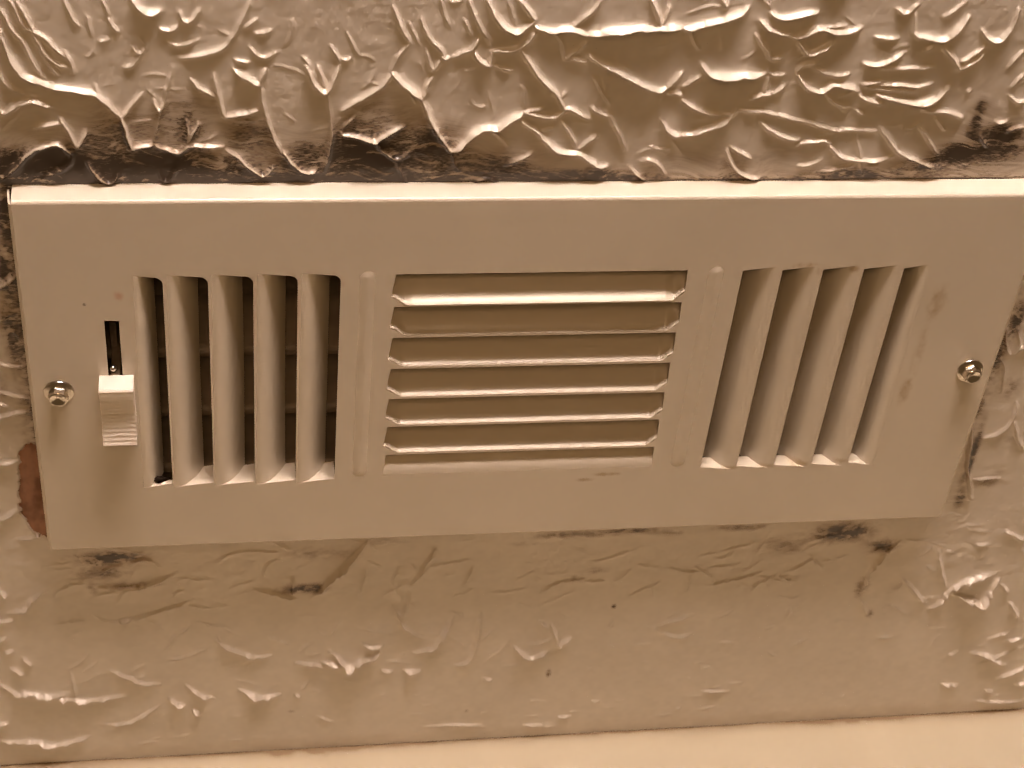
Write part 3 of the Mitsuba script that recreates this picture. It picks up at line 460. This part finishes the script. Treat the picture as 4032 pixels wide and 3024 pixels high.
def relief(us, vs):
    """Height in mm of the plaster on the grid us x vs; ridges rise slowly on the lit side and drop on the other."""
    U, V = np.meshgrid(us, vs)
    wob = 0.55
    Uw = U + wob * (fbm2(U * 0.35, V * 0.35, 3, 11) - 0.5) * 2
    Vw = V + wob * (fbm2(U * 0.35, V * 0.35, 3, 12) - 0.5) * 2
    R = np.zeros_like(U); DROP_SIDE = np.zeros_like(U)
    for a, wl, q in ridge_lines():
        q = smooth_line(q)
        reach = 5.5 * wl + 1
        i0, i1 = np.searchsorted(us, [q[:, 0].min() - reach, q[:, 0].max() + reach]); j0, j1 = np.searchsorted(vs, [q[:, 1].min() - reach, q[:, 1].max() + reach])
        if i1 <= i0 or j1 <= j0: continue
        x, y = Uw[j0:j1, i0:i1], Vw[j0:j1, i0:i1]
        seg = np.diff(q, axis=0); ln = np.maximum(np.hypot(*seg.T), 1e-6); cum = np.r_[0, np.cumsum(ln)]
        best = np.full(x.shape, 1e9); sgn = np.zeros_like(best); pos = np.zeros_like(best)
        for k in range(len(seg)):
            t = np.clip(((x - q[k, 0]) * seg[k, 0] + (y - q[k, 1]) * seg[k, 1]) / ln[k] ** 2, 0, 1)
            dx, dy = x - q[k, 0] - t * seg[k, 0], y - q[k, 1] - t * seg[k, 1]
            d = np.hypot(dx, dy); m = d < best
            best[m] = d[m]; pos[m] = (cum[k] + t * ln[k])[m]
            sgn[m] = ((dx * seg[k, 1] - dy * seg[k, 0]) / ln[k])[m]
        s = pos / cum[-1]
        amp = a * (0.35 + 0.65 * np.sqrt(np.clip(np.minimum(s, 1 - s) * 4, 0, 1))) * (0.8 + 0.4 * noise1(pos * 0.35, a * 57 + wl))
        side = 0.5 + 0.5 * np.clip(sgn / (best * 0.6 + 0.05), -1, 1)    # 1 on the slow side
        dd = np.sqrt(best ** 2 + 0.05) - 0.22                     # crests rounded by the paint
        low = q[:, 1].mean() > 95
        wl_s = wl * (0.7 if low else 0.52)
        if low: amp = amp * np.sqrt(np.clip(np.minimum(s, 1 - s) * 3.2, 0, 1)) * (0.5 + 0.95 * noise1(pos * 0.55, a * 31 + wl * 7))
        slow = 0.80 * np.exp(-dd / (0.25 * wl_s + 0.10)) + 0.20 * np.exp(-dd / (0.75 * wl_s))
        drop = 0.75 * np.exp(-dd / 0.30) + 0.25 * np.exp(-dd / 0.8)
        h = 1.3 * amp * (2.0 if low else 1.2) * (side * slow + (1 - side) * drop)
        DROP_SIDE[j0:j1, i0:i1] = np.maximum(DROP_SIDE[j0:j1, i0:i1], (1 - side) * np.minimum(amp, 1.3) * np.exp(-best / 2.6) * (0.6 + 0.4 * (q[-1, 0] * 0.7 % 1)))
        R[j0:j1, i0:i1] = np.maximum(R[j0:j1, i0:i1], h) + 0.12 * np.minimum(R[j0:j1, i0:i1], h)
    calm = sstep(60, 130, V)                                       # trowelled smoother towards the wall
    lumps = sstep(74, 80, V) * (1 - sstep(100, 135, V))
    base = 1.6 * lumps * (np.abs(fbm2(U * 0.11 + 3, V * 0.16, 3, 33) - 0.5)) + (0.6 - 0.3 * calm) * (fbm2(U * 0.075, V * 0.075, 3, 3) - 0.5) + (0.32 - 0.20 * calm) * (fbm2(U * 0.28, V * 0.34, 3, 5) - 0.5) + 0.10 * (fbm2(U * 0.9, V * 1.1, 3, 8) - 0.5)
    drag = sstep(-60, -76, V)                                       # faint brush drag in the stomped facets
    base = base + drag * (0.20 * (fbm2(U * 0.75 + 0.25 * V, V * 0.20, 3, 51) - 0.5) + 0.07 * (fbm2(U * 2.2, V * 0.6, 2, 52) - 0.5))
    H = R + base + 0.25
    H *= 1 - 0.8 * sstep(192, 199.5, V)
    # crevice along the right edge of the plate and a chipped hollow on the left
    chip = shapely.prepare(CHIP) or shapely.contains_xy(CHIP, U + 3.0 * (fbm2(U * 0.6, V * 0.6, 3, 21) - 0.5), V + 3.0 * (fbm2(U * 0.5, V * 0.5, 2, 22) - 0.5))
    return np.where(chip, -0.9, H), DROP_SIDE
def noise1(x, seed):
    return meshkit.noise(np.stack([x, np.full_like(x, seed), np.zeros_like(x)], -1))
CHIP = sg.Polygon([(-165.1, 31.3), (-162.5, 29.3), (-160.4, 31.1), (-157, 45), (-157, 78), (-159.8, 75.7), (-162.7, 74.1), (-166.1, 70.8), (-168.9, 60.9), (-167.8, 42.1), (-166.9, 34.3)])

us = np.arange(-206, 256.01, 0.34)
vs = np.r_[np.arange(-165, -62, 0.28), np.arange(-62, 200.01, 0.44)]
H, DROP_SIDE = relief(us, vs)
U, V = np.meshgrid(us, vs)
cu, cv = (us[1:] + us[:-1]) / 2, (vs[1:] + vs[:-1]) / 2
CU, CV = np.meshgrid(cu, cv)
keep = ~((np.abs(CU) < 146) & (np.abs(CV) < 56))
f = grid_faces(len(us), len(vs), keep)
v = np.stack([U, V, 8 - H], -1).reshape(-1, 3)
used = np.unique(f); new = np.full(len(v), -1); new[used] = np.arange(len(used))
# uv.x carries closeness to a ridge on its steep side, where the colour darkens
add("ceiling", (v[used], new[f]), "plaster_paint", smooth=True, uv=np.stack([DROP_SIDE.reshape(-1)[used], np.zeros(len(used))], 1))
labels["ceiling"] = {"label": "ceiling of thick hand-stomped off-white plaster with sharp ridges, sooty round the vent", "kind": "structure"}
add("ceiling__bare_patch", trimesh.creation.extrude_polygon(CHIP.buffer(1.5), 0.3).apply_translation([0, 0, 8.65]), "bare_board")
labels["ceiling__bare_patch"] = {"label": "reddish brown bare patch where plaster has flaked off beside the vent"}
# the ceiling further off, out of the picture
us2, vs2 = np.arange(-900, 901, 6.0), np.arange(-1500, 201, 6.0)
U2, V2 = np.meshgrid(us2, vs2)
H2 = 1.6 * np.abs(fbm2(U2 * 0.02, V2 * 0.02, 3, 41) - 0.5) + 0.2
CU2, CV2 = np.meshgrid((us2[1:] + us2[:-1]) / 2, (vs2[1:] + vs2[:-1]) / 2)
add("ceiling__outer_plaster", (np.stack([U2, V2, 8.6 - H2], -1).reshape(-1, 3), grid_faces(len(us2), len(vs2), ~((CU2 > -203) & (CU2 < 253) & (CV2 > -162)))), "plaster_paint", smooth=True)

# ------------------------------------------------------------------ wall below the ceiling
xs, ds = np.arange(-330, 380.1, 1.5), np.r_[np.arange(-6, 14, 0.5), np.arange(14, 120.1, 1.5)]
X, D = np.meshgrid(xs, ds)
lump = 0.5 * (fbm2(X * 0.03, D * 0.05, 3, 61) - 0.5) + 0.12 * (fbm2(X * 0.3, D * 0.3, 2, 62) - 0.5)
fine_wall = (np.stack([X, 200.0 + lump + 0.08 * np.exp(-np.maximum(D, 0) / 0.8), 8 + D * -1.0], -1).reshape(-1, 3), grid_faces(len(xs), len(ds)))
add("wall", fine_wall, "wall_paint", smooth=True)
labels["wall"] = {"label": "smooth cream painted wall meeting the ceiling along the bottom", "kind": "structure"}
wl_ = [trimesh.creation.box(extents=e).apply_translation(c) for e, c in
       (((1000, 20, 150), (0, 210.5, -187)), ((172, 20, 135), (-416, 210.5, -46)), ((122, 20, 135), (441, 210.5, -46)))]
add("wall__lower_wall", trimesh.util.concatenate(wl_), "wall_paint")

# ------------------------------------------------------------------ duct behind the vent
def wbox(u0, u1, v0, v1, w0, w1):
    return trimesh.creation.box(extents=(u1 - u0, v1 - v0, w1 - w0)).apply_translation(((u0 + u1) / 2, (v0 + v1) / 2, (w0 + w1) / 2))
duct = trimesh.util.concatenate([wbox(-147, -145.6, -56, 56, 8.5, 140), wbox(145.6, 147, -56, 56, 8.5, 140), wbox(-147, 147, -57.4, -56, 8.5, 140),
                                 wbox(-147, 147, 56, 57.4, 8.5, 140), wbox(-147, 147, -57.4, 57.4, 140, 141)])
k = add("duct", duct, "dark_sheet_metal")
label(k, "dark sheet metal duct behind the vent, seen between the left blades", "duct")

# ------------------------------------------------------------------ the vent
VENT = "ceiling_vent"
label(VENT, "white steel ceiling vent with three banks of louver blades and a sliding lever", "air vent")
HU, HV, RAD = 160.0, 73.0, 1.15
VT, VB = -44.5, 43.2                                                # slots of the two side banks
LROOT = [-127.3, -117.3, -103.8, -90.2, -76.7, -63.6]
LIPS = [-32.6, -20.0, -7.0, 6.0, 18.4, 31.2, 41.4]                  # front lips of the middle bank
holes = []
def bank_slot(r0, r1):
    r = 2.6
    q = [(r0 + 1.2, VT - 1.0), (r1 - r, VT - 0.1)] + [(r1 - r + r * math.sin(t), VT - 0.1 + r * (1 - math.cos(t))) for t in np.linspace(0.2, 1.5708, 6)] + [(r1, VB - 0.8), (r0 + 0.3, VB + 0.8)]
    return q
for i in range(5):
    q = bank_slot(LROOT[i], LROOT[i + 1])
    holes.append(sg.Polygon(q))
    a, b = -LROOT[i + 1], -LROOT[i]                                 # right bank: sharp inner corner, rounded towards the fixed side
    holes.append(sg.Polygon([(a, VT + 0.4), (b - 3.4, VT - 0.9), (b - 2.2, VT - 0.85), (b - 1.3, VT - 0.2), (b - 1.2, VT + 0.8), (b - 0.3, VB + 0.8), (a, VB - 0.3)]))
for i, b in enumerate(LIPS):
    t = -44.6 if i == 0 else LIPS[i - 1] + 0.9
    e = 3.2 if i < 6 else 0.0
    q = [(-46.7, t), (45.6, t), (46.0, b - e - 0.3), (44.6, b - e * 0.55), (42.2, b), (-42.6, b), (-45.6, b - e * 0.55), (-47.8, b - e)]
    if e == 0: q = [(-46.7, t), (45.6, t), (46.0, b), (-47.4, b)]
    holes.append(sg.Polygon(q))
holes.append(sg.box(-42.4, LIPS[0] - 1, 42.0, LIPS[0] + 2))        # the first lip of the middle bank stands proud: no bar there
holes.append(sg.Polygon([(-135.4, -28.2), (-131.0, -28.0), (-131.0, 6.0), (-135.4, 6.0)]))
RIBS = (-55.3, 55.0)
def rib_outline(u, v0=-46.0, v1=41.8, r=2.4):
    a = np.linspace(0, np.pi, 13)
    up = np.c_[u + r * np.cos(np.pi - a), v0 + r - r * np.sin(a)]      # left to right over the upper end
    side = np.linspace(v0 + r, v1 - r, 30)[1:-1]
    dn = np.c_[u + r * np.cos(a), v1 - r + r * np.sin(a)]
    out = np.vstack([up, np.c_[np.full(28, u + r), side], dn, np.c_[np.full(28, u - r), side[::-1]]])
    mid = np.c_[np.full(len(out), u), np.clip(out[:, 1], v0 + r, v1 - r)]
    return out, mid
for u in RIBS: holes.append(sg.Polygon(rib_outline(u)[0]))
face = sg.box(-HU + RAD, -HV + RAD, HU - RAD, HV - RAD).difference(shapely.union_all(holes))
plate = trimesh.creation.extrude_polygon(face, 0.8, engine="earcut")
# rolled edge and skirt
def skirt():
    prof = [(-RAD + RAD * math.sin(a), RAD * (1 - math.cos(a))) for a in np.linspace(0, 1.5708, 7)] + [(0.15, 3.2), (0.45, 6.2), (0.6, 9.2)]   # (outwards, w)
    parts = []
    for (ax, ay), (bx, by), (ox, oy) in (((-HU, -HV), (HU, -HV), (0, -1)), ((HU, -HV), (HU, HV), (1, 0)), ((HU, HV), (-HU, HV), (0, 1)), ((-HU, HV), (-HU, -HV), (-1, 0))):
        d = np.array([bx - ax, by - ay], float); L = np.hypot(*d); d /= L
        ts = np.linspace(0, 1, 60)
        rows = []
        for t in ts:
            row = []
            for o, w in prof:
                # skirts of adjoining sides meet at the rolled corners with a hairline gap
                inset = RAD * 0.85
                s = (inset + t * (L - 2 * inset)) if o > -RAD * 0.6 else (RAD + t * (L - 2 * RAD))
                wv = 0.10 * math.sin(s * 0.021 + ox) + 0.06 * math.sin(s * 0.11 + 2 * oy)
                row.append((ax + d[0] * s + ox * o + ox * wv * (w > 2), ay + d[1] * s + oy * o + oy * wv * (w > 2), w))
            rows.append(row)
        rows = np.array(rows, float)
        inner = np.zeros_like(rows); inner[..., 0] = -ox * 0.7; inner[..., 1] = -oy * 0.7; inner[:, :4, 2] += 0.7; inner[:, :4, :2] *= 0.3
        v_, f_ = strip(rows, inner); parts.append(trimesh.Trimesh(v_, f_, process=False))
    return trimesh.util.concatenate(parts)
add(VENT + "__face_plate", plate, "white_enamel")
labels[VENT + "__face_plate"] = {"label": "flat white face plate with faint rust and dirt stains"}
add(VENT + "__edge_flange", skirt(), "white_enamel", smooth=35)

# pressed ribs between the banks, drawn out of the plate itself
for u in RIBS:
    out, mid = rib_outline(u)
    rings = [mid + (out - mid) * s for s in np.linspace(1, 0, 9)]
    hs = 0.46 * (0.5 + 0.5 * np.cos(np.pi * np.linspace(1, 0, 9)))
    rows = np.array([np.c_[np.vstack([q, q[:1]]), np.full(len(q) + 1, -h)] for q, h in zip(rings, hs)])
    add(VENT + "__pressed_rib", strip(rows), "white_enamel", smooth=True)

# side bank blades: fixed along the outer side, curling back behind the next one
BLADE = np.array([(0.15, 0.12), (1.1, 0.05), (2.2, 0.16), (3.4, 0.6), (4.8, 1.5), (6.2, 2.9), (7.7, 4.8), (9.2, 7.2), (10.4, 9.8)])
def side_blade(root, mirror, i):
    prof = BLADE.copy()
    if i == 0: prof = np.array([(0.4, 0.10), (1.1, 0.05), (1.9, 0.14), (2.7, 0.5), (3.6, 1.3), (4.5, 2.5), (5.4, 4.3), (6.3, 6.8), (7.0, 9.8)])
    t = np.linspace(0, 1, 40); vv = VT - 1.2 + t * (VB + 0.9 - VT + 1.2)
    rows = np.zeros((len(vv), len(prof), 3))
    flat = np.interp(np.minimum(vv - VT, VB - vv), [-1.2, 3.5], [0.75, 1.0])
    r = np.random.default_rng(100 + i + 10 * mirror)
    tw = r.normal(0, 0.012); bow = r.normal(0, 0.12)
    for k in range(len(vv)):
        rows[k, :, 0] = root + prof[:, 0] * (1 + tw * (t[k] - .5)) + bow * math.sin(math.pi * t[k]) * prof[:, 1] / 9.8
        rows[k, :, 1] = vv[k]
        rows[k, :, 2] = prof[:, 1] * flat[k]
    d = np.gradient(prof, axis=0); n = np.stack([-d[:, 1], d[:, 0]], 1); n /= np.linalg.norm(n, axis=1, keepdims=True)
    th = np.zeros_like(rows); th[..., 0] = n[:, 0] * 0.6; th[..., 2] = np.maximum(n[:, 1] * 0.6, 0.1)
    if mirror: rows[..., 0] *= -1; th[..., 0] *= -1
    return strip(rows, th)
for i in range(5):
    add(VENT + "__louver_blade", side_blade(LROOT[i], 0, i), "white_enamel", smooth=40)
# middle bank blades: lip in front, running back towards the room under the blade before
def mid_blade(i):
    b = LIPS[i]
    prof = np.array([(0.0, 0.0), (-0.10, 0.5), (-0.28, 1.1), (-0.75, 1.9), (-1.7, 2.8), (-3.2, 3.8), (-5.2, 4.8), (-7.6, 5.8), (-10.2, 6.8), (-13.5, 8.0)])
    if i == 6: prof = np.array([(0.7, 0.06), (0.0, 0.03), (-1.2, 0.10), (-2.4, 0.30), (-3.6, 0.68), (-5.0, 1.4), (-6.8, 2.6), (-8.8, 4.2), (-11.0, 6.0), (-13.5, 7.8)])
    uu = np.r_[np.linspace(-48.6, -40, 16), np.linspace(-38, 38, 26), np.linspace(39.6, 46.8, 16)]
    rows = np.zeros((len(uu), len(prof), 3))
    r = np.random.default_rng(200 + i)
    for k, u in enumerate(uu):
        e = sstep(42.3, 47.6, -u) if u < 0 else sstep(41.9, 45.9, u)
        lift = 0.0 if i == 6 else -3.3 * e
        proud = (1 - sstep(40.0, 45.5, abs(u + 0.6))) * (1.6 if i == 0 else 0.0)
        sc = 1.0
        rows[k, :, 0] = u
        rows[k, :, 1] = b + lift + prof[:, 0] - proud * 0.62
        rows[k, :, 2] = prof[:, 1] * sc - proud * np.linspace(1, 0, len(prof)) ** 0.5
    rows[..., 1] += 0.12 * np.sin(rows[..., 0] * 0.03 + r.uniform(0, 6))
    d = np.gradient(prof, axis=0); n = np.stack([d[:, 1], -d[:, 0]], 1); n /= np.linalg.norm(n, axis=1, keepdims=True)
    th = np.zeros_like(rows); th[..., 1] = np.maximum(n[:, 0], 0) * 0.7 + 0.05; th[..., 2] = n[:, 1] * 0.3 + 0.12
    return strip(rows, th)
for i in range(7):
    add(VENT + "__louver_blade", mid_blade(i), "white_enamel", smooth=40)
for i in range(5):
    add(VENT + "__louver_blade", side_blade(LROOT[i], 1, i), "white_enamel", smooth=40)
# small end tabs bent back at the foot of each side slot
for mirror in (0, 1):
    for i in range(5):
        a, b = LROOT[i] + 0.4, LROOT[i + 1] + 0.1
        depth = (4.6 if mirror else 8.0) if (i or mirror) else 1.2
        rows = []
        for w, dv in ((0.02, 0.5), (0.5, 0.35), (depth * 0.5, 0.2), (depth, -0.1)):
            rows.append([(a + (b - a) * t, VB + 0.6 - 1.8 * t * 0.98 + dv, w + (0.5 * math.sin(9 * t) if w == depth and depth < 2 else 0)) for t in np.linspace(0, 1, 12)])
        rows = np.array(rows)
        if mirror: rows[..., 0] *= -1
        th = np.zeros_like(rows); th[..., 1] = 0.5
        add(VENT + "__end_tab", strip(rows, th), "white_enamel", smooth=35)
g = trimesh.creation.icosphere(subdivisions=3, radius=1.0); g.vertices *= np.array([4.2, 0.9, 0.9]) * (0.7 + 0.7 * meshkit.fbm(g.vertices * np.array([5, 2, 2]), 3, 4))[:, None]  # irregular near-black lump across the foot of the slot
g.apply_translation((-122.3, 42.2, 2.4))
k = add(VENT + "__black_clump", g, "near_black", smooth=True); labels[k] = {"label": "black clump at the foot of the first slot"}

# damper behind the blades
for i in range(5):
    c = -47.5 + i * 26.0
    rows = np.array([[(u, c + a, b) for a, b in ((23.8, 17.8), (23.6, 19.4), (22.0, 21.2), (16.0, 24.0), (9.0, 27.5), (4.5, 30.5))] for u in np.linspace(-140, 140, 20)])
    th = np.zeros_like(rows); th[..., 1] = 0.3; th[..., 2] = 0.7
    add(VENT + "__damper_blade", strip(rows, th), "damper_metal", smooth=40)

# sliding lever: ribbed thumb piece in front, stem in the slot
def lever():
    u0, u1 = -138.2, -127.6
    vt = -6.2
    keys = np.array([(0, -7.0), (0.6, -7.5), (2, -7.3), (6, -6.4), (11, -5.4), (15, -5.1), (18, -5.5), (21, -6.2), (23.6, -6.8), (24.4, -6.4)])
    s = np.linspace(0, 24.4, 260)
    w = np.interp(s, keys[:, 0], keys[:, 1])
    rib = np.where((s > 1.8) & (s < 24.0), 0.22 * (np.abs(((s - 1.8) / 1.62) % 1 - 0.5) * 2) ** 0.7, 0)
    w = w + rib
    top = np.r_[[(0, 0.0)], np.stack([s, w], 1), [(24.6, -5.0), (24.2, -1.0), (24.2, 0.0)]]
    poly = sg.Polygon(top).buffer(0)
    m = trimesh.creation.extrude_polygon(poly, u1 - u0, engine="earcut")
    q = m.vertices.copy(); m.vertices = np.stack([u0 + q[:, 2], vt + q[:, 0], q[:, 1] - 0.15], 1); m.invert()
    return m
add(VENT + "__damper_lever", lever(), "lever_plastic")
labels[VENT + "__damper_lever"] = {"label": "white ribbed plastic slide lever below a dark slot"}
add(VENT + "__damper_lever__stem", trimesh.util.concatenate([wbox(-134.6, -131.8, -6, 4, -0.5, 16), wbox(-135, -133, -16, 4, 14, 15)]), "damper_metal")
kn = trimesh.creation.icosphere(subdivisions=3, radius=1.15).apply_translation((-133.9, -7.6, 1.6))
add(VENT + "__damper_lever__pin", kn, "zinc", smooth=True)

# two hex-head screws with a washer flange
def screw(u, v, rot, tilt):
    prof = [(0, 0.1), (4.55, 0.1), (4.65, -0.25), (4.5, -0.55), (3.9, -0.75), (3.1, -0.95)]
    fl = trimesh.creation.revolve(np.array([(r, z) for r, z in prof] + [(0, -0.95)])[::-1], sections=48)
    hexa = sg.Polygon([(3.15 * math.cos(math.radians(60 * k)), 3.15 * math.sin(math.radians(60 * k))) for k in range(6)])
    body = trimesh.creation.extrude_polygon(hexa.buffer(-0.12).buffer(0.12, quad_segs=2), 2.9, engine="earcut").apply_translation((0, 0, -3.75))
    cap = trimesh.creation.revolve(np.array([(0, -2.9), (0.9, -3.2), (1.9, -3.78), (2.35, -3.95), (2.65, -3.9), (2.85, -3.7), (0, -2.8)]), sections=36)
    ring = sg.Polygon(hexa.buffer(-0.12).buffer(0.12, quad_segs=2).exterior, [[(1.9 * math.cos(k * math.pi / 12), 1.9 * math.sin(k * math.pi / 12)) for k in range(24)]])
    body = trimesh.creation.extrude_polygon(ring, 2.9, engine="earcut").apply_translation((0, 0, -3.75))
    R = trimesh.transformations.rotation_matrix
    M = trimesh.transformations.translation_matrix((u, v, 0)) @ R(math.radians(tilt), (1, 0.4, 0)) @ R(math.radians(rot), (0, 0, 1))
    return [m.apply_transform(M) for m in (fl, trimesh.util.concatenate([body, cap]))]
for (u, v, rot, tilt), text in zip(((-151.0, 0.2, 12, 3), (151.5, 0.4, 34, -4)), ("shiny hex-head screw at the left end of the vent", "shiny hex-head screw at the right end of the vent")):
    fl, head = screw(u, v, rot, tilt)
    k = add(VENT + "__screw", head, "zinc", smooth=25); labels[k] = {"label": text}
    add(k + "__washer", fl, "zinc", smooth=30)

# ------------------------------------------------------------------ the lamp that lights it, behind the camera
lm = trimesh.creation.icosphere(subdivisions=4, radius=1.0)
lm.apply_scale((LAMP_RX, LAMP_RX, LAMP_RZ))
c_ = LAMP * 1000
lm.apply_translation((c_[0], c_[1], 8 - LAMP_DROP))
label("ceiling_lamp", "glowing round lamp hanging from the ceiling", "lamp")
add("ceiling_lamp__globe", lm, {"type": "diffuse"}, emitter={"type": "area", "radiance": {"type": "rgb", "value": LAMP_E.tolist()}})
base = trimesh.creation.cylinder(radius=45, height=26, sections=64).apply_translation((c_[0], c_[1], 8 - 12))
add("ceiling_lamp__base", base, "zinc", smooth=40)

rl = trimesh.creation.icosphere(subdivisions=4, radius=190.0).apply_translation((FILL_LIGHT - np.array([0, 0, FRONT_Z])) * 1000)  # added glow that fills the dark louver bands
label("fill_light", "large dim warm glowing ball out of view, added as fill light", "lamp")
add("fill_light", rl, {"type": "diffuse"}, emitter={"type": "area", "radiance": {"type": "rgb", "value": FILL_LIGHT_E.tolist()}})
